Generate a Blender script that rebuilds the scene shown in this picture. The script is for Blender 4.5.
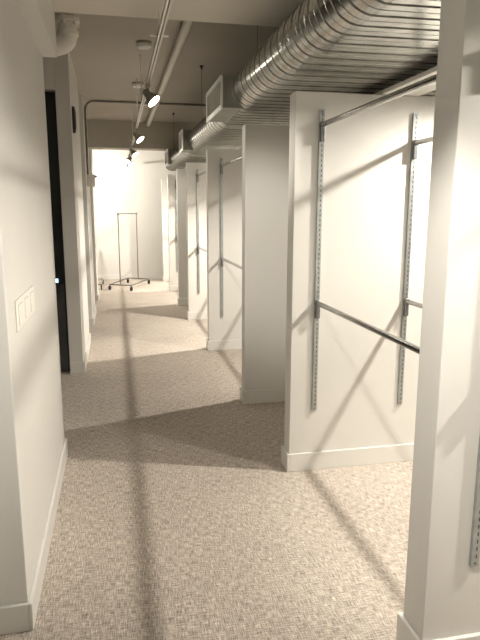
import bpy, bmesh, math, random
from mathutils import Vector, Matrix
random.seed(4)
scene = bpy.context.scene
for o in list(bpy.data.objects):
    bpy.data.objects.remove(o)
COL = scene.collection
S = 1.1                                   # plan units to metres

# ------------------------------------------------------------------ camera
EYE = 1.5
P_, A_, R_ = math.radians(10.77), math.radians(11.86), math.radians(0.12)
fw = Vector((math.sin(A_) * math.cos(P_), math.cos(A_) * math.cos(P_), -math.sin(P_)))
r0 = Vector((math.cos(A_), -math.sin(A_), 0))
u0 = r0.cross(fw)
rt = r0 * math.cos(R_) + u0 * math.sin(R_)
up = u0 * math.cos(R_) - r0 * math.sin(R_)
cd = bpy.data.cameras.new('camera')
cd.sensor_fit = 'VERTICAL'
cd.sensor_height = 36.0
cd.lens = 583.0 / 640.0 * 36.0
cd.clip_start = 0.02
cam = bpy.data.objects.new('camera', cd)
M4 = Matrix((rt, up, -fw)).transposed().to_4x4()
M4.translation = Vector((0, 0, EYE * S))
cam.matrix_world = M4
COL.objects.link(cam)
scene.camera = cam

# ------------------------------------------------------------------ world and exposure
w = bpy.data.worlds.new('world')
scene.world = w
w.use_nodes = True
w.node_tree.nodes['Background'].inputs[0].default_value = (1.0, 0.93, 0.82, 1)
w.node_tree.nodes['Background'].inputs[1].default_value = 0.05
vs = scene.view_settings
vs.view_transform = 'Standard'
vs.look = 'None'
vs.gamma = 1
vs.use_curve_mapping = False
vs.exposure = 1.27

# lamp strengths and colour (the lamps themselves are built further down, each in its fixture)
WARM = (1.0, 0.935, 0.835)
BAY_W = 182.0
AISLE_W = 26.0
END_W = 26.0

# ------------------------------------------------------------------ materials
def lin(c):
    return tuple((v / 12.92 if v <= 0.04045 else ((v + 0.055) / 1.055) ** 2.4) for v in c)

def base_mat(name, col, rough=0.5, metal=0.0, spec=0.5):
    m = bpy.data.materials.new(name)
    m.use_nodes = True
    b = m.node_tree.nodes['Principled BSDF']
    b.inputs['Base Color'].default_value = (*col, 1)
    b.inputs['Roughness'].default_value = rough
    b.inputs['Metallic'].default_value = metal
    b.inputs['Specular IOR Level'].default_value = spec
    return m

def noisy(m, col_a, col_b, scale=3.0, bump=0.0, bump_scale=80.0, detail=3.0, rough=None, stretch=(1, 1, 1)):
    nt = m.node_tree
    b = nt.nodes['Principled BSDF']
    tc = nt.nodes.new('ShaderNodeTexCoord')
    mp = nt.nodes.new('ShaderNodeMapping')
    mp.inputs['Scale'].default_value = stretch
    nt.links.new(tc.outputs['Object'], mp.inputs[0])
    n = nt.nodes.new('ShaderNodeTexNoise')
    n.inputs['Scale'].default_value = scale
    n.inputs['Detail'].default_value = detail
    nt.links.new(mp.outputs[0], n.inputs['Vector'])
    cr = nt.nodes.new('ShaderNodeValToRGB')
    cr.color_ramp.elements[0].position = 0.3
    cr.color_ramp.elements[1].position = 0.7
    cr.color_ramp.elements[0].color = (*col_a, 1)
    cr.color_ramp.elements[1].color = (*col_b, 1)
    nt.links.new(n.outputs['Fac'], cr.inputs[0])
    nt.links.new(cr.outputs[0], b.inputs['Base Color'])
    if rough:
        mr = nt.nodes.new('ShaderNodeMapRange')
        mr.inputs['To Min'].default_value = rough[0]
        mr.inputs['To Max'].default_value = rough[1]
        nt.links.new(n.outputs['Fac'], mr.inputs['Value'])
        nt.links.new(mr.outputs[0], b.inputs['Roughness'])
    if bump:
        n2 = nt.nodes.new('ShaderNodeTexNoise')
        n2.inputs['Scale'].default_value = bump_scale
        n2.inputs['Detail'].default_value = 2
        nt.links.new(mp.outputs[0], n2.inputs['Vector'])
        bp = nt.nodes.new('ShaderNodeBump')
        bp.inputs['Strength'].default_value = bump
        bp.inputs['Distance'].default_value = 0.01
        nt.links.new(n2.outputs['Fac'], bp.inputs['Height'])
        nt.links.new(bp.outputs[0], b.inputs['Normal'])
    return m

def emit_mat(name, col, strength):
    m = base_mat(name, col)
    b = m.node_tree.nodes['Principled BSDF']
    b.inputs['Emission Color'].default_value = (*col, 1)
    b.inputs['Emission Strength'].default_value = strength
    return m

M = {}
M['paint'] = noisy(base_mat('wall_paint', (.8, .78, .72), .55, 0, .3), (.655, .642, .605), (.685, .672, .635), 1.3, .03, 160)
M['trim'] = noisy(base_mat('trim_paint', (.82, .8, .74), .35, 0, .4), (.68, .667, .63), (.71, .697, .66), 2.0)
M['ceil'] = noisy(base_mat('ceiling_paint_dim', (.6, .57, .5), .8, 0, .2), (.43, .40, .35), (.47, .44, .385), 1.0, .06, 60)  # same paint as the cross beam, toned darker for the dim light up there
M['beam'] = noisy(base_mat('ceiling_paint_lit', (.62, .59, .53), .7, 0, .2), (.66, .625, .555), (.70, .665, .595), 1.0, .05, 60)  # ceiling paint again, made lighter to carry the light on the beam's underside
M['pipe'] = noisy(base_mat('pipe_paint', (.7, .67, .6), .5, 0, .4), (.66, .63, .56), (.72, .69, .62), 6, .05, 50)
M['galv'] = noisy(base_mat('galvanised_steel', (.5, .5, .48), .3, 1.0), (.33, .33, .305), (.56, .555, .52), 9, .05, 5, 5, (.14, .30), (1, .35, 1))
M['seam'] = noisy(base_mat('duct_seam_dark_reflect', (.4, .4, .38), .32, 1.0), (.12, .115, .10), (.26, .25, .23), 14, 0, 1, 4, (.25, .42))  # darkened to stand in for the dark reflections along the seams
M['boxsteel'] = noisy(base_mat('register_box_steel', (.5, .5, .47), .42, .85), (.20, .20, .175), (.30, .30, .265), 5)
M['register'] = noisy(base_mat('register_enamel', (.75, .74, .7), .4), (.72, .71, .67), (.78, .77, .73), 8)
M['louver'] = noisy(base_mat('louver_metal', (.4, .38, .33), .45, .5), (.20, .18, .14), (.26, .24, .19), 8)
M['chrome'] = noisy(base_mat('chrome_tube', (.55, .54, .52), .18, 1.0), (.36, .355, .34), (.44, .43, .42), 20, 0, 1, 2, (.14, .24))
M['zinc'] = noisy(base_mat('zinc_strip', (.42, .44, .44), .4, .8), (.36, .385, .385), (.47, .49, .485), 30)
M['slot'] = noisy(base_mat('slot_dark', (.05, .05, .05), .7), (.04, .04, .04), (.06, .06, .06), 30)
M['bracket'] = noisy(base_mat('bracket_steel', (.2, .2, .2), .4, .8), (.17, .17, .17), (.24, .24, .24), 30)
M['black'] = noisy(base_mat('black_plastic', (.015, .015, .015), .45), (.012, .012, .012), (.02, .02, .02), 20)
M['doorblack'] = noisy(base_mat('door_black', (.01, .01, .01), .3), (.006, .006, .006), (.012, .012, .012), 3)
M['doorgrey'] = noisy(base_mat('door_grey', (.08, .08, .085), .4), (.05, .05, .055), (.075, .075, .08), 4)
M['conduit'] = noisy(base_mat('conduit_steel', (.2, .19, .17), .45, .6), (.16, .15, .135), (.22, .21, .19), 10)
M['lampgrey'] = noisy(base_mat('lamp_housing', (.35, .34, .3), .4, .6), (.34, .33, .29), (.42, .41, .36), 10)
M['track'] = noisy(base_mat('track_white', (.7, .68, .62), .45), (.68, .66, .6), (.72, .7, .64), 10)
M['plate'] = noisy(base_mat('switch_plastic', (.8, .78, .72), .3), (.79, .77, .71), (.82, .8, .74), 10)
M['shadowgap'] = noisy(base_mat('switch_gap', (.42, .4, .36), .7), (.40, .38, .34), (.46, .44, .40), 10)
M['rack'] = noisy(base_mat('rack_steel', (.25, .24, .22), .35, .9), (.22, .21, .19), (.30, .29, .27), 15)
M['lens'] = emit_mat('lamp_lens', (1.0, .93, .80), 14.0)
M['blue'] = emit_mat('indicator_blue', (.35, .7, 1.0), 1.6)

def carpet():
    m = base_mat('woven_carpet', (.25, .21, .19), .95, 0, .1)
    nt = m.node_tree
    b = nt.nodes['Principled BSDF']
    tc = nt.nodes.new('ShaderNodeTexCoord')
    outs = []
    for sc, off in (((250, 21, 1), 0.0), ((21, 250, 1), 7.3), ((260, 260, 1), 3.1), ((1.3, 1.3, 1), 1.7)):
        mp = nt.nodes.new('ShaderNodeMapping')
        mp.inputs['Scale'].default_value = sc
        mp.inputs['Location'].default_value = (off, off * 2, 0)
        nt.links.new(tc.outputs['Object'], mp.inputs[0])
        n = nt.nodes.new('ShaderNodeTexNoise')
        n.inputs['Scale'].default_value = 1.0
        n.inputs['Detail'].default_value = 2.0
        nt.links.new(mp.outputs[0], n.inputs['Vector'])
        outs.append(n.outputs['Fac'])
    def math_(op, a, b_):
        k = nt.nodes.new('ShaderNodeMath')
        k.operation = op
        for i, v in enumerate((a, b_)):
            if isinstance(v, float):
                k.inputs[i].default_value = v
            else:
                nt.links.new(v, k.inputs[i])
        return k.outputs[0]
    thr = math_('ADD', math_('MULTIPLY', outs[0], 0.5), math_('MULTIPLY', outs[1], 0.5))
    mix = math_('ADD', math_('MULTIPLY', thr, 0.78), math_('MULTIPLY', outs[2], 0.22))
    mix = math_('ADD', mix, math_('MULTIPLY', math_('SUBTRACT', outs[3], 0.5), 0.06))
    cr = nt.nodes.new('ShaderNodeValToRGB')
    e = cr.color_ramp.elements
    e[0].position, e[0].color = 0.385, (.205, .176, .149, 1)
    e[1].position, e[1].color = 0.635, (.80, .72, .63, 1)
    k = e.new(0.50)
    k.color = (.455, .40, .345, 1)
    nt.links.new(mix, cr.inputs[0])
    nt.links.new(cr.outputs[0], b.inputs['Base Color'])
    bp = nt.nodes.new('ShaderNodeBump')
    bp.inputs['Strength'].default_value = .35
    bp.inputs['Distance'].default_value = .004
    nt.links.new(thr, bp.inputs['Height'])
    nt.links.new(bp.outputs[0], b.inputs['Normal'])
    return m
M['carpet'] = carpet()

# ------------------------------------------------------------------ mesh helpers (plan units; scaled by S on build)
class MB:
    def __init__(s):
        s.v, s.f = [], []
    def add(s, vs_, fs):
        n = len(s.v)
        s.v += [Vector(p) for p in vs_]
        s.f += [tuple(i + n for i in f) for f in fs]
        return s
    def box(s, x0, x1, y0, y1, z0, z1, ch=0.0, mat=None):
        if ch <= 0:
            vs_ = [(x, y, z) for z in (z0, z1) for y in (y0, y1) for x in (x0, x1)]
            fs = [(0, 2, 3, 1), (4, 5, 7, 6), (0, 1, 5, 4), (2, 6, 7, 3), (0, 4, 6, 2), (1, 3, 7, 5)]
        else:
            bm = bmesh.new()
            bmesh.ops.create_cube(bm, size=1)
            for q in bm.verts:
                q.co = Vector(((x0 + x1) / 2 + q.co.x * (x1 - x0), (y0 + y1) / 2 + q.co.y * (y1 - y0), (z0 + z1) / 2 + q.co.z * (z1 - z0)))
            bmesh.ops.bevel(bm, geom=bm.edges[:], offset=ch, segments=2, affect='EDGES', profile=.5)
            bm.verts.index_update()
            vs_ = [q.co.copy() for q in bm.verts]
            fs = [tuple(q.index for q in f.verts) for f in bm.faces]
            bm.free()
        if mat is not None:
            vs_ = [mat @ Vector(q) for q in vs_]
        return s.add(vs_, fs)
    def tube(s, pts, rad, n=12, caps=True):
        pts = [Vector(p) for p in pts]
        rings = []
        prev = None
        for i, p in enumerate(pts):
            t = (pts[min(i + 1, len(pts) - 1)] - pts[max(i - 1, 0)]).normalized()
            if prev is None:
                a = Vector((0, 0, 1)) if abs(t.z) < .9 else Vector((1, 0, 0))
                prev = t.cross(a).normalized()
            prev = (prev - t * prev.dot(t)).normalized()
            q = t.cross(prev)
            rr = rad[i] if isinstance(rad, (list, tuple)) else rad
            rings.append([p + (prev * math.cos(k / n * math.tau) + q * math.sin(k / n * math.tau)) * rr for k in range(n)])
        return s.loft(rings, caps)
    def loft(s, rings, caps=True):
        n = len(rings[0])
        vs_ = [p for rg in rings for p in rg]
        fs = []
        for i in range(len(rings) - 1):
            for k in range(n):
                a, b = i * n + k, i * n + (k + 1) % n
                fs.append((a, b, b + n, a + n))
        if caps:
            fs.append(tuple(range(n - 1, -1, -1)))
            fs.append(tuple((len(rings) - 1) * n + k for k in range(n)))
        return s.add(vs_, fs)
    def lathe(s, o, d, prof, n=24, caps=True):
        """prof: (distance along d, radius) pairs"""
        o, d = Vector(o), Vector(d).normalized()
        a = Vector((0, 0, 1)) if abs(d.z) < .9 else Vector((1, 0, 0))
        e1 = d.cross(a).normalized()
        e2 = d.cross(e1)
        rings = [[o + d * h + (e1 * math.cos(k / n * math.tau) + e2 * math.sin(k / n * math.tau)) * r for k in range(n)] for h, r in prof]
        return s.loft(rings, caps)
    def mesh(s, name, mat, smooth=None, off=Vector((0, 0, 0))):
        me = bpy.data.meshes.new(name)
        me.from_pydata([(q - off) * S for q in s.v], [], s.f)
        bm = bmesh.new()
        bm.from_mesh(me)
        bmesh.ops.recalc_face_normals(bm, faces=bm.faces[:])
        bm.to_mesh(me)
        bm.free()
        me.materials.append(mat)
        if smooth is not None:
            for p in me.polygons:
                p.use_smooth = True
            me.set_sharp_from_angle(angle=math.radians(smooth))
        me.update()
        return me
    def build(s, name, mat, parent=None, smooth=None, origin=None):
        """vertices are plan positions; the object's origin goes to `origin` (or its parent's place)"""
        base = PLACE.get(parent.name, Vector((0, 0, 0))) if parent else Vector((0, 0, 0))
        org = Vector(origin) if origin is not None else (base if parent else s.foot())
        o = bpy.data.objects.new(name, s.mesh(name, mat, smooth, org))
        COL.objects.link(o)
        o.location = (org - base) * S
        o.parent = parent
        PLACE[o.name] = org
        return o
    def foot(s):
        xs, ys, zs = zip(*[(q.x, q.y, q.z) for q in s.v])
        return Vector(((min(xs) + max(xs)) / 2, (min(ys) + max(ys)) / 2, min(zs)))
PLACE = {}

def tag(o, label=None, cat=None, group=None, kind=None):
    for k, v in (('label', label), ('category', cat), ('group', group), ('kind', kind)):
        if v:
            o[k] = v
    return o

def thing(name, loc, label, cat, group=None):
    o = bpy.data.objects.new(name, None)
    o.empty_display_size = .05
    o.location = Vector(loc) * S
    COL.objects.link(o)
    PLACE[o.name] = Vector(loc)
    return tag(o, label, cat, group)

def copy_tree(o, loc=None, parent=None):
    c = o.copy()
    COL.objects.link(c)
    c.parent = parent
    if loc is not None:
        c.location = Vector(loc) * S
    for ch in list(o.children):
        copy_tree(ch, None, c)
    return c

def struct(name, mb, mat, parent=None, smooth=None):
    o = mb.build(name, mat, parent, smooth, origin=None if parent else (0, 0, 0))
    if parent is None:
        tag(o, kind='structure')
    return o

# ------------------------------------------------------------------ the shell
CEIL = 2.85
XW = -0.36        # left wall face
XP = -0.345       # left piers face
X0 = 0.933        # corridor ends of the partitions
HT = 2.10         # partition height
BBH, BBT = 0.108, 0.015
FAR = 12.80
RIGHT = 3.4

struct('floor', MB().box(-3.2, RIGHT + .1, -2.6, FAR + .1, -.06, 0), M['carpet'])
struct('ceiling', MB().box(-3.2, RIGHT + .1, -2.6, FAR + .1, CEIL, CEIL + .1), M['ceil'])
wf = struct('wall_far', MB().box(-2.0, RIGHT, FAR, FAR + .1, 0, CEIL), M['paint'])
struct('wall_right', MB().box(RIGHT, RIGHT + .1, -2.5, FAR, 0, CEIL), M['paint'])
struct('wall_back', MB().box(-3.1, RIGHT, -2.6, -2.5, 0, CEIL), M['paint'])
struct('wall_left_outer', MB().box(-3.2, -3.1, -2.6, 2.0, 0, CEIL), M['paint'])

def skirting(mb, x0, x1, y0, y1, faces, pad=BBT):
    """boards round a block: faces is a string of w (x0 side), e (x1 side), s (y0 side), n (y1 side)"""
    for c in faces:
        a = [x0, x1, y0, y1]
        if c == 'e': a = [x1, x1 + pad, y0 - (pad if 's' in faces else 0), y1 + (pad if 'n' in faces else 0)]
        if c == 'w': a = [x0 - pad, x0, y0 - (pad if 's' in faces else 0), y1 + (pad if 'n' in faces else 0)]
        if c == 's': a = [x0, x1, y0 - pad, y0]
        if c == 'n': a = [x0, x1, y1, y1 + pad]
        mb.box(*a, 0, BBH, .003)
    return mb

# left side: the wall block with the switches, then piers with recesses between
blocks = [(-1.95, XW, 1.99, 3.555, 'es'), (-1.95, XP, 7.67, 8.75, 'esn'), (-1.95, XP, 9.80, 10.40, 'esn')]
WL = []
for (a, b, c, d, fc) in blocks:
    WL.append(struct('wall_left', MB().box(a, b, c, d, 0, CEIL, .003), M['paint']))
    struct('baseboard_left', skirting(MB(), a, b, c, d, fc), M['trim'])
pier = MB().box(-.465, XP, 5.42, 6.73, 0, CEIL, .003).box(-1.95, -.465, 5.42, 5.62, 2.49, CEIL).box(-1.95, -1.42, 5.42, 5.62, 0, 2.49)
WL.append(struct('wall_left', pier, M['paint']))
struct('baseboard_left', skirting(MB(), -.465, XP, 5.42, 6.73, 'es'), M['trim'])
struct('wall_left', MB().box(-2.05, -1.95, 1.99, FAR, 0, CEIL), M['paint'])

# the dark door in the recess
dr = thing('door_1', (-.96, 5.52, 0), None, None)
tag(dr, kind='structure')
MB().box(-1.42, -.467, 5.50, 5.54, .82, 2.485, .003).build('upper_panel', M['doorblack'], dr)
MB().box(-1.42, -.467, 5.50, 5.54, .004, .82, .003).build('lower_panel', M['doorgrey'], dr)
MB().box(-.585, -.555, 5.485, 5.50, .01, .82, .002).box(-.485, -.467, 5.485, 5.50, .01, 2.47, .002).build('edge_strip', M['black'], dr)
kp = MB().box(-.575, -.515, 5.470, 5.50, .74, .90, .004).build('keypad', M['black'], dr)
MB().box(-.560, -.532, 5.466, 5.471, .845, .878).build('indicator_light', M['blue'], kp)['label'] = 'small glowing blue light'

# bulkhead along the left wall, beam across, far beam
struct('ceiling_bulkhead', MB().box(-1.95, -.283, 1.2, 3.53, 2.31, CEIL, .004), M['paint'])
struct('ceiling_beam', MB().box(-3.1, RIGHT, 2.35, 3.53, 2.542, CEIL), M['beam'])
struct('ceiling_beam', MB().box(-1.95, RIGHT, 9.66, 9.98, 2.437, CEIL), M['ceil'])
struct('baseboard_far', skirting(MB(), -2.0, RIGHT, FAR, FAR + .1, 's'), M['trim'])

# ------------------------------------------------------------------ partitions
ordn = {7: 'first', 6: 'second', 5: 'third', 4: 'fourth', 3: 'fifth', 2: 'sixth', 1: 'seventh', 0: 'eighth', -1: 'ninth'}
PART = {-1: (-.02, .086), 0: (1.525, 1.655), 1: (3.050, 3.157), 2: (4.270, 4.375), 3: (6.060, 6.165),
        4: (7.870, 7.974), 5: (9.130, 9.238), 6: (10.760, 10.865), 7: (12.260, 12.370)}
PX1 = 2.05
plabel = {
    0: 'white partition, eighth from the end wall, hiding the ends of the clothes rails fixed to the seventh',
    1: 'white partition, seventh from the end wall, brightly lit, with two steel standards and crossing shadows',
    2: 'plain shaded white partition without rails, sixth from the end wall',
    3: 'white partition with standard and rails, fifth from the end wall, behind the plain shaded one',
    4: 'white partition with standard and rails, fourth from the end wall',
    5: 'plain narrow-looking grey-shaded partition without rails, third from the end wall',
    6: 'bright white partition with a standard, second from the end wall, past the duct end',
    7: 'bright white partition standing closest to the end wall behind the rolling rack',
    -1: 'white partition, ninth from the end wall, before the switch wall'}
for k, (y0, y1) in PART.items():
    t = thing('partition_wall', ((X0 + PX1) / 2, (y0 + y1) / 2, 0), plabel[k], 'partition', 'partitions along the corridor')
    MB().box(X0, PX1, y0, y1, 0, HT, .003).build('panel', M['paint'], t)
    for fc in 'wsn':
        mb = MB()
        if fc == 'w': mb.box(X0 - BBT, X0, y0 - BBT, y1 + BBT, 0, BBH, .003)
        if fc == 's': mb.box(X0, PX1, y0 - BBT, y0, 0, BBH, .003)
        if fc == 'n': mb.box(X0, PX1, y1, y1 + BBT, 0, BBH, .003)
        mb.build('baseboard', M['trim'], t)

tag(MB().box(1.407, 1.624, -.02, 12.37, HT + .001, HT + .022, .002).build('top_board', M['trim']),
    'long flat white board lying along the tops of the partitions under the duct', 'board')

# ------------------------------------------------------------------ slotted standards and rails
STX = (1.075, 1.608)
SZ0, SZ1 = .365, 2.012
def make_standard():
    t = thing('slotted_standard', (0, 0, 0), 'x', 'shelf standard', 'slotted standards on the partitions')
    MB().box(-.0135, -.0105, -.012, 0, SZ0, SZ1).box(.0105, .0135, -.012, 0, SZ0, SZ1).box(-.0135, .0135, -.0135, -.0105, SZ0, SZ1).build('strip', M['zinc'], t)
    sl = MB()
    z = SZ0 + .03
    while z < SZ1 - .03:
        sl.box(.0005, .0045, -.0142, -.0135, z, z + .013)
        z += .026
    sl.build('slots', M['slot'], t)['kind'] = 'stuff'
    for z in (SZ0 + .012, (SZ0 + SZ1) / 2, SZ1 - .012):
        MB().lathe((0, -.0135, z), (0, -1, 0), [(0, .005), (.002, .0045), (.003, .002)], 10).build('screw', M['bracket'], t, 40)
    return t
std0 = make_standard()
first = True
side = ('corridor-side', 'inner')
for k in (0, 1, 3, 4, 6, 7):
    for j, x in enumerate(STX):
        loc = (x + (.02 if k == 0 else 0), PART[k][0], 0)
        if first:
            t = std0
            t.location = Vector(loc) * S
            first = False
        else:
            t = copy_tree(std0, loc)
        t['label'] = '%s slotted steel standard on the %s partition from the end wall' % (side[j], ordn[k])

RAILZ = ((.990, 1.935), (.985, 1.855))
def rail(k, j, lvl):
    x, z = STX[j] + (.02 if k == 0 else 0), RAILZ[j][lvl]
    y1, y0 = PART[k][0], PART[k - 1][1]
    t = thing('clothes_rail', (x, (y0 + y1) / 2, z), '%s %s chrome clothes rail reaching to the %s partition from the end wall' % (('lower', 'upper')[lvl], side[j], ordn[k]),
              'clothes rail', 'chrome rails between the partitions')
    MB().tube([(x, y0 + .002, z), (x, y1 - .030, z)], .0135, 16).build('tube', M['chrome'], t, 40)
    b = MB().box(x - .011, x + .011, y1 - .034, y1 - .0145, z - .085, z - .006, .003)
    b.build('bracket', M['bracket'], t)
    MB().lathe((x, y1 - .0145, z), (0, -1, 0), [(0, .017), (.016, .017), (.018, .014)], 16).build('socket', M['bracket'], t, 40)
    MB().lathe((x, y0, z), (0, 1, 0), [(0, .024), (.004, .024), (.006, .017), (.014, .017)], 16).build('flange', M['bracket'], t, 40)
for k in (0, 1, 3, 4, 6, 7):
    for j in (0, 1):
        for lvl in (0, 1):
            rail(k, j, lvl)

# ------------------------------------------------------------------ flat oval spiral duct
def oval(cxl, cxr, zb, R, y, grow=0.0, n=14, m=10, helix=0.0):
    pts = []
    for i in range(n + 1):
        a = math.pi / 2 + math.pi * i / n
        pts.append(Vector((cxl + (R + grow) * math.cos(a), y, zb + R + (R + grow) * math.sin(a))))
    for i in range(1, m):
        pts.append(Vector((cxl + (cxr - cxl) * i / m, y, zb - grow)))
    for i in range(n + 1):
        a = -math.pi / 2 + math.pi * i / n
        pts.append(Vector((cxr + (R + grow) * math.cos(a), y, zb + R + (R + grow) * math.sin(a))))
    for i in range(1, m):
        pts.append(Vector((cxr - (cxr - cxl) * i / m, y, zb + 2 * R + grow)))
    for i, q in enumerate(pts):
        q.y -= helix * i / len(pts)
    return pts

ZB = 2.16
SEG = [(-2.3, 4.75, .908, 1.84, .127), (4.95, 7.42, .955, 1.80, .120), (7.60, 10.55, .990, 1.45, .115)]
duct = thing('spiral_duct', (1.3, 4.0, ZB), 'flat oval galvanised spiral duct with ribbed seams running above the partitions', 'duct')
PITCH = .118
for si, (y0, y1, cl, cr_, R) in enumerate(SEG):
    rings = [oval(cl, cr_, ZB, R, y0)]
    y = y0
    while y < y1 - .002:
        e = min(y + PITCH, y1)
        for fr, g in ((1, 0),):
            yy = y + (e - y) * fr
            rings.append(oval(cl, cr_, ZB, R, yy, g))
        y = e
    sec = MB().loft(rings, True).build('duct_section', M['galv'], duct, 25)
    sm = MB().loft([oval(cl, cr_, ZB, R, -.0030, .0003, helix=PITCH), oval(cl, cr_, ZB, R, -.0018, .0032, helix=PITCH), oval(cl, cr_, ZB, R, .0018, .0032, helix=PITCH), oval(cl, cr_, ZB, R, .0030, .0003, helix=PITCH)], True).mesh('seam_ridge', M['seam'], 35)
    fm = MB().loft([oval(cl, cr_, ZB, R, dy, g, helix=PITCH) for dy, g in ((-.0016, .0002), (-.0008, .0014), (.0008, .0014), (.0016, .0002))], True).mesh('fine_rib', M['galv'], 35)
    y = y0 + .01
    while y < y1:
        for nm, me, dy in (('seam_ridge', sm, 0), ('fine_rib', fm, PITCH * .5)):
            if y + dy > y1:
                continue
            o = bpy.data.objects.new(nm, me)
            COL.objects.link(o)
            o.parent = sec
            o.location = (Vector((0, y + dy, 0)) - PLACE[duct.name]) * S
        y += PITCH
for (ya, a), (yb, b) in (((4.75, SEG[0]), (4.95, SEG[1])), ((7.42, SEG[1]), (7.60, SEG[2]))):
    MB().loft([oval(a[2], a[3], ZB, a[4], ya - .02, .004), oval(a[2], a[3], ZB, a[4], ya, .004), oval(b[2], b[3], ZB, b[4], yb, .004), oval(b[2], b[3], ZB, b[4], yb + .02, .004)], True).build('reducer', M['galv'], duct, 30)
MB().loft([oval(.99, 1.45, ZB, .115, 10.55, .006), oval(.99, 1.45, ZB, .115, 10.58, .006), oval(.99, 1.45, ZB + .01, .105, 10.585, 0)], True).build('end_cap', M['galv'], duct, 30)
for (xf, xb, y0, y1, z0, z1) in ((.712, .86, 4.02, 4.68, 2.165, 2.365), (.775, .90, 6.93, 7.30, 2.17, 2.39), (.83, .95, 9.50, 10.1, 2.20, 2.425)):
    bx = MB().box(xf + .012, xb, y0, y1, z0, z1, .002).build('register_box', M['boxsteel'], duct)
    fr = .022
    MB().box(xf, xf + .012, y0 - .008, y1 + .008, z0 - .008, z0 + fr, .002).box(xf, xf + .012, y0 - .008, y1 + .008, z1 - fr, z1 + .008, .002) \
        .box(xf, xf + .012, y0 - .008, y0 + fr, z0 + fr, z1 - fr, .002).box(xf, xf + .012, y1 - fr, y1 + .008, z0 + fr, z1 - fr, .002).build('grille_frame', M['register'], bx)
    n = 9
    for i in range(n):
        zc = z0 + fr + (z1 - z0 - 2 * fr) * (i + .5) / n
        mt = Matrix.Translation((xf + .007, 0, zc)) @ Matrix.Rotation(math.radians(35), 4, 'Y')
        MB().box(-.006, .006, y0 + fr, y1 - fr, -.0012, .0012, 0, mt).build('louver', M['louver'], bx)
for (xr, yr, sg) in ((.85, 3.57, 0), (.857, 5.9, 1), (.86, 8.77, 2), (.80, 2.0, 0)):
    top = 2.542 if 2.35 < yr < 3.53 else CEIL
    hr = MB().tube([(xr, yr, ZB + .16), (xr, yr, top)], .0025, 8).build('hanger_rod', M['conduit'], duct, 40)
    MB().lathe((xr, yr, top), (0, 0, -1), [(0, .02), (.006, .02), (.014, .009), (.03, .009)], 12).build('anchor', M['black'], hr, 40)

# ------------------------------------------------------------------ track and spot lamps
TX, TZ = .265, 2.395
tr = thing('lighting_track', (TX, 6, TZ), 'long white lighting track hanging on stems under the corridor ceiling', 'track')
MB().box(TX - .013, TX - .004, .5, 12.4, TZ, TZ + .022).box(TX + .004, TX + .013, .5, 12.4, TZ, TZ + .022).box(TX - .013, TX + .013, .5, 12.4, TZ + .016, TZ + .022).build('rail', M['track'], tr)
MB().box(TX - .004, TX + .004, .5, 12.4, TZ + .012, TZ + .016).build('groove', M['shadowgap'], tr)
for y in (2.7, 3.4, 5.6, 6.6, 8.4, 9.82, 11.4):
    top = 2.542 if 2.35 < y < 3.53 else (2.437 if 9.66 < y < 9.98 else CEIL)
    MB().tube([(TX, y, TZ + .02), (TX, y, top)], .005, 8).build('stem', M['track'], tr, 40)
    MB().box(TX - .05, TX + .05, y - .014, y + .014, TZ + .022, TZ + .028, .001).build('clip', M['track'], tr)

def spotlight(pos, aim, label, watts, group, size=1.0, cone=112, blend=.9):
    """pos: track point the lamp hangs from; aim: direction of the beam"""
    t = thing('track_spotlight', pos, label, 'spotlight', group)
    p = Vector(pos)
    d = Vector(aim).normalized()
    k = size
    MB().box(p.x - .016, p.x + .016, p.y - .045, p.y + .045, p.z - .022, p.z, .003).build('adapter', M['lampgrey'], t)
    MB().tube([p - Vector((0, 0, .02)), p - Vector((0, 0, .06))], .009, 10).build('stem', M['lampgrey'], t, 40)
    c = p - Vector((0, 0, .07))
    MB().lathe(c - d * .045 * k, d, [(0, .014 * k), (.006 * k, .024 * k), (.04 * k, .026 * k), (.05 * k, .030 * k), (.105 * k, .056 * k), (.112 * k, .057 * k), (.112 * k, .052 * k), (.104 * k, .051 * k)], 24).build('housing', M['lampgrey'], t, 35)
    e = d.orthogonal().normalized()
    MB().tube([c + e * .03 * k, c - e * .03 * k], .006, 8).build('pivot', M['bracket'], t, 40)
    MB().lathe(c + d * .060 * k, d, [(0, .050 * k), (.003 * k, .050 * k), (.006 * k, .035 * k), (.007 * k, .004 * k)], 24).build('lens', M['lens'], t, 60)
    L = bpy.data.lights.new('bulb', 'SPOT')
    L.energy = watts
    L.color = WARM
    L.spot_size = math.radians(cone)
    L.spot_blend = blend
    L.shadow_soft_size = .044
    lo = bpy.data.objects.new('bulb', L)
    COL.objects.link(lo)
    lo.parent = t
    lo.location = (c + d * .085 * k - p) * S
    lo.rotation_mode = 'QUATERNION'
    lo.rotation_quaternion = d.to_track_quat('-Z', 'Y')
    return t

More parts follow.
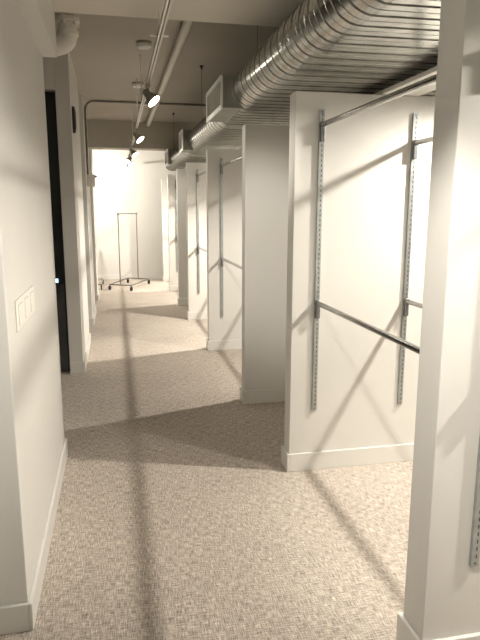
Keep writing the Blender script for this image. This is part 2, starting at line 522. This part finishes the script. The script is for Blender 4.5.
G1 = 'spotlights on the corridor track'
for y, aim, lab, wt, *cn in (
        (4.57, (.62, -.30, -.72), 'large lit grey bell spotlight on the track before the first register box', AISLE_W * .15),
        (7.05, (.62, -.30, -.72), 'lit grey spotlight on the track beside the second register box', AISLE_W * .5),
        (8.93, (.60, -.25, -.75), 'lit grey spotlight on the track just before the far ceiling beam', AISLE_W),
        (10.25, (-.50, -.35, -.75), 'lit spotlight past the far beam turned towards the left piers', END_W * .5),
        (10.9, (.50, -.35, -.76), 'lit spotlight past the far beam turned right above the rolling rack', END_W),
        (11.75, (.45, -.30, -.80), 'lit spotlight on the end of the track closest to the end wall', END_W),
        (.75, (.66, .74, -1.15), 'added fill spotlight on the track before the ceiling bulkhead', AISLE_W * 3.2, 44),  # unseen lamp, added to brighten the end face of the eighth partition
        (2.2, (.80, 2.07, -1.10), 'added fill spotlight on the track just before the cross beam', AISLE_W * 2.7, 40),  # added out of view to lift the plain sixth partition
        (1.3, (1.03, 1.75, -1.45), 'added fill spotlight on the track turned to the seventh partition from the end wall', AISLE_W * .4, 50),  # invented fill that softens the shadows on the seventh partition
        (.30, (-.72, 1.3, -.85), 'added fill spotlight on the track turned to the end of the switch wall', AISLE_W * 3.4, 56)):  # no known source; added to light the switch wall's near end face
    spotlight((TX, y, TZ), aim, lab, wt, G1, 1.0, *(cn or [112]))
wt = thing('lighting_track', (-.75, 11.2, TZ), 'short white lighting track behind the last left pier', 'track')
MB().box(-.763, -.737, 10.45, 12.2, TZ, TZ + .022).build('rail', M['track'], wt)
for y in (10.7, 12.0):
    MB().tube([(-.75, y, TZ + .02), (-.75, y, CEIL)], .005, 8).build('stem', M['track'], wt, 40)
spotlight((-.75, 11.3, TZ), (.45, .72, -.45), 'spotlight behind the last left pier washing the end wall', END_W * 4.2, 'spotlights behind the last pier', 1.0, 150, .9)

# lamps of the bays, on a second track beyond the duct
LX, LZ = 2.30, 2.20
AIM = Vector((-.44, 0, -.898)).normalized()
BAYS = ((2.12, 1.22, 0, .55), (LX, 1.74, 1, .24), (LX, 2.58, 1, .58), (LX, 4.80, 3, .56), (LX, 6.56, 4, 1.15), (LX, 9.63, 6, 1), (LX, 11.15, 7, 1))
TZ2 = LZ + .07 + .898 * .085
t2 = thing('lighting_track', (LX + .044, 6, TZ2), 'white lighting track beyond the duct on the far side of the partitions', 'track')
MB().box(LX + .026, LX + .062, 1.7, 12.2, TZ2, TZ2 + .022).build('rail', M['track'], t2)
MB().box(2.12 + .026, 2.12 + .062, .1, 1.6, TZ2, TZ2 + .022).build('rail', M['track'], t2)
for x, y in ((LX, 2.0), (LX, 5.5), (LX, 9.0), (LX, 12.0), (2.12, .3), (2.12, 1.45)):
    MB().tube([(x + .044, y, TZ2 + .02), (x + .044, y, CEIL)], .006, 8).build('stem', M['track'], t2, 40)
for x, y, k, pw in BAYS:
    spotlight((x + .044, y, TZ2), AIM, 'grey spotlight beyond the duct %s the %s partition from the end wall' % ('closest to' if y == 2.58 else 'lighting', ordn[k]), BAY_W * pw, 'spotlights beyond the duct', 1.0, 122, .55)

# ------------------------------------------------------------------ ceiling services
tag(MB().tube([(.548, 3.531, 2.80), (.548, 9.658, 2.80)], .032, 16).build('ceiling_pipe', M['pipe'], None, 40), 'white painted pipe running along the corridor ceiling beside the track', 'pipe')
cy = 7.92
path = [(1.6, cy, 2.83), (-.22, cy, 2.83)] + [(-.22 - .11 * math.sin(a), cy, 2.72 + .11 * math.cos(a)) for a in (.25, .5, .75, 1.0, 1.25, 1.5)] + [(-.33, cy, 2.635), (-.33, cy, 1.93)]
tag(MB().tube(path, .0135, 12).build('conduit_pipe', M['conduit'], None, 40), 'grey steel conduit bending from the ceiling down the left pier', 'conduit')
jb = thing('junction_box', (-.29, cy, 1.78), 'small pale box at the foot of the bent steel conduit', 'junction box')
MB().box(-.345, -.245, cy - .03, cy + .03, 1.78, 1.93, .004).build('body', M['pipe'], jb)
MB().box(-.33, -.26, cy - .034, cy - .03, 1.795, 1.915, .001).build('cover', M['trim'], jb)
MB().lathe((-.245, cy, 1.91), (1, 0, 0), [(0, .014), (.012, .014), (.016, .009), (.03, .009)], 12).build('connector', M['bracket'], jb, 40)
for (x, y, lab) in ((.278, 5.20, 'round white ceiling disc near the cross beam'), (.289, 6.82, 'round white ceiling disc above the largest lit spotlight')):
    t = thing('smoke_detector', (x, y, CEIL - .05), lab, 'smoke detector', 'round discs on the corridor ceiling')
    MB().lathe((x, y, CEIL), (0, 0, -1), [(0, .066), (.012, .066), (.012, .058), (.016, .058)], 28).build('mounting_ring', M['lampgrey'], t, 35)
    MB().lathe((x, y, CEIL - .016), (0, 0, -1), [(0, .062), (.020, .060), (.030, .050), (.034, .02)], 28).build('cover', M['trim'], t, 40)

# pipe elbow behind the bulkhead
pf = thing('pipe_elbow', (-.238, 3.85, 2.42), 'thick white painted flanged pipe elbow behind the left bulkhead', 'pipe')
ex, ey = -.238, 3.80
MB().tube([(ex, ey, CEIL), (ex, ey, 2.56)], .046, 20).build('riser', M['pipe'], pf, 40)
fl = MB().lathe((ex, ey, 2.59), (0, 0, -1), [(0, .072), (.022, .072), (.026, .066)], 24).lathe((ex, ey, 2.62), (0, 0, -1), [(0, .066), (.004, .072), (.024, .072)], 24).build('flange', M['pipe'], pf, 35)
for i in range(6):
    a = i / 6 * math.tau + .3
    MB().lathe((ex + .06 * math.cos(a), ey + .06 * math.sin(a), 2.635), (0, 0, -1), [(0, .010), (.085, .010)], 6).build('bolt', M['pipe'], fl)
MB().lathe((ex, ey, 2.525), (0, 0, -1), [(0, .055), (.004, .062), (.028, .062), (.032, .055)], 24).build('collar', M['pipe'], pf, 35)
el = [(ex, ey, 2.56)] + [(ex - .10 + .10 * math.cos(a), ey, 2.49 - .055 * math.sin(a) * 1.0) for a in (.0, .3, .6, .9, 1.2, 1.5)] + [(ex - .20, ey, 2.435)]
MB().tube(el, [.054] * 3 + [.055] * (len(el) - 3), 20).build('elbow', M['pipe'], pf, 50)
MB().tube([(ex - .20, ey, 2.435), (-1.95, ey, 2.435)], .050, 16).build('branch', M['pipe'], pf, 40)

# small items on the left
sp = thing('wall_speaker', (XP + .012, 5.60, 2.15), 'flat black oval fixture high on the left pier beside the dark door', 'fixture')
N = 28
def ov(a, b, x):
    return [Vector((x, 5.60 + a * math.cos(k / N * math.tau), 2.275 + b * math.sin(k / N * math.tau))) for k in range(N)]
MB().loft([ov(.055, .115, XP), ov(.055, .115, XP + .018), ov(.045, .10, XP + .026)], True).build('housing', M['black'], sp, 35)
MB().loft([ov(.035, .08, XP + .026), ov(.03, .075, XP + .030)], True).build('grille', M['doorgrey'], sp, 35)

sw = thing('switch_plate', (XW, 2.36, 1.10), 'white wall plate with three rocker switches on the left wall', 'light switch')
y0, y1, z0, z1 = 2.15, 2.60, 1.068, 1.178
MB().box(XW, XW + .0015, y0 - .004, y1 + .004, z0 - .0015, z1 + .0015).build('backing', M['shadowgap'], sw)
MB().box(XW + .0015, XW + .006, y0, y1, z0, z1, .002).build('plate', M['plate'], sw)
wd = (y1 - y0) / 3
for i in range(3):
    a = y0 + wd * i
    g = MB().box(XW + .006, XW + .0066, a + .028, a + wd - .028, z0 + .018, z1 - .018).build('switch_surround', M['shadowgap'], sw)
    mt = Matrix.Translation((XW + .0062, 0, (z0 + z1) / 2)) @ Matrix.Rotation(math.radians(-3), 4, 'Y')
    MB().box(-.003, .003, a + .036, a + wd - .036, -.034, .034, .001, mt).build('rocker', M['plate'], g)

# ------------------------------------------------------------------ rolling racks
def caster(parent, x, y, z, ang, rad=.042):
    c, s_ = math.cos(ang), math.sin(ang)
    fk = MB().tube([(x, y, z), (x, y, z - .025)], .010, 8).box(-.022, .022, -.016, .016, z - .034, z - .024, 0, Matrix.Translation((x, y, 0)) @ Matrix.Rotation(ang, 4, 'Z'))
    k = fk.build('caster', M['bracket'], parent, 40)
    MB().lathe((x - .013 * c, y - .013 * s_, rad), (c, s_, 0), [(0, rad * .8), (.004, rad), (.022, rad), (.026, rad * .8)], 20).build('wheel', M['black'], k, 35)

def rolling_rack(fl_, fr_, rl, rr_, h, label, wheel=.042):
    fl_, fr_, rl, rr_ = [Vector((*q, .105)) for q in (fl_, fr_, rl, rr_)]
    c = (fl_ + fr_ + rl + rr_) / 4
    t = thing('rolling_rack', (c.x, c.y, 0), label, 'clothes rack', 'rolling clothes racks')
    for a, b in ((fl_, fr_), (rl, rr_)):
        MB().tube([a, b], .0125, 10).build('base_bar', M['rack'], t, 40)
    MB().tube([fl_, rl], .0125, 10).build('side_bar', M['rack'], t, 40)
    MB().tube([fr_, rr_], .0125, 10).build('side_bar', M['rack'], t, 40)
    tops = []
    for a, b, sg in ((fl_, fr_, 1), (rl, rr_, -1)):
        m = (a + b) / 2
        tp = Vector((m.x, m.y, h))
        MB().tube([m, m + Vector((0, 0, .06)), tp], .0095, 10).build('upright', M['rack'], t, 40)
        MB().lathe(tp, (0, 0, 1), [(-.02, .016), (.012, .016), (.018, .010)], 12).build('corner_joint', M['bracket'], t, 40)
        tops.append(tp)
    MB().tube(tops, .0095, 10).build('hanging_bar', M['rack'], t, 40)
    ang = math.atan2((fr_ - fl_).y, (fr_ - fl_).x)
    for q in (fl_, fr_, rl, rr_):
        caster(t, q.x, q.y, .10, ang, wheel)
    return t
rolling_rack((-.159, 11.15), (.234, 10.93), (.194, 12.16), (.609, 11.91), 1.41, 'bare steel rolling rack standing before the bright end wall')
rolling_rack((-.315, 11.2), (-.76, 11.2), (-.305, 12.1), (-.75, 12.1), 1.41, 'rolling rack behind the last left pier with only black wheels peeking out', .052)
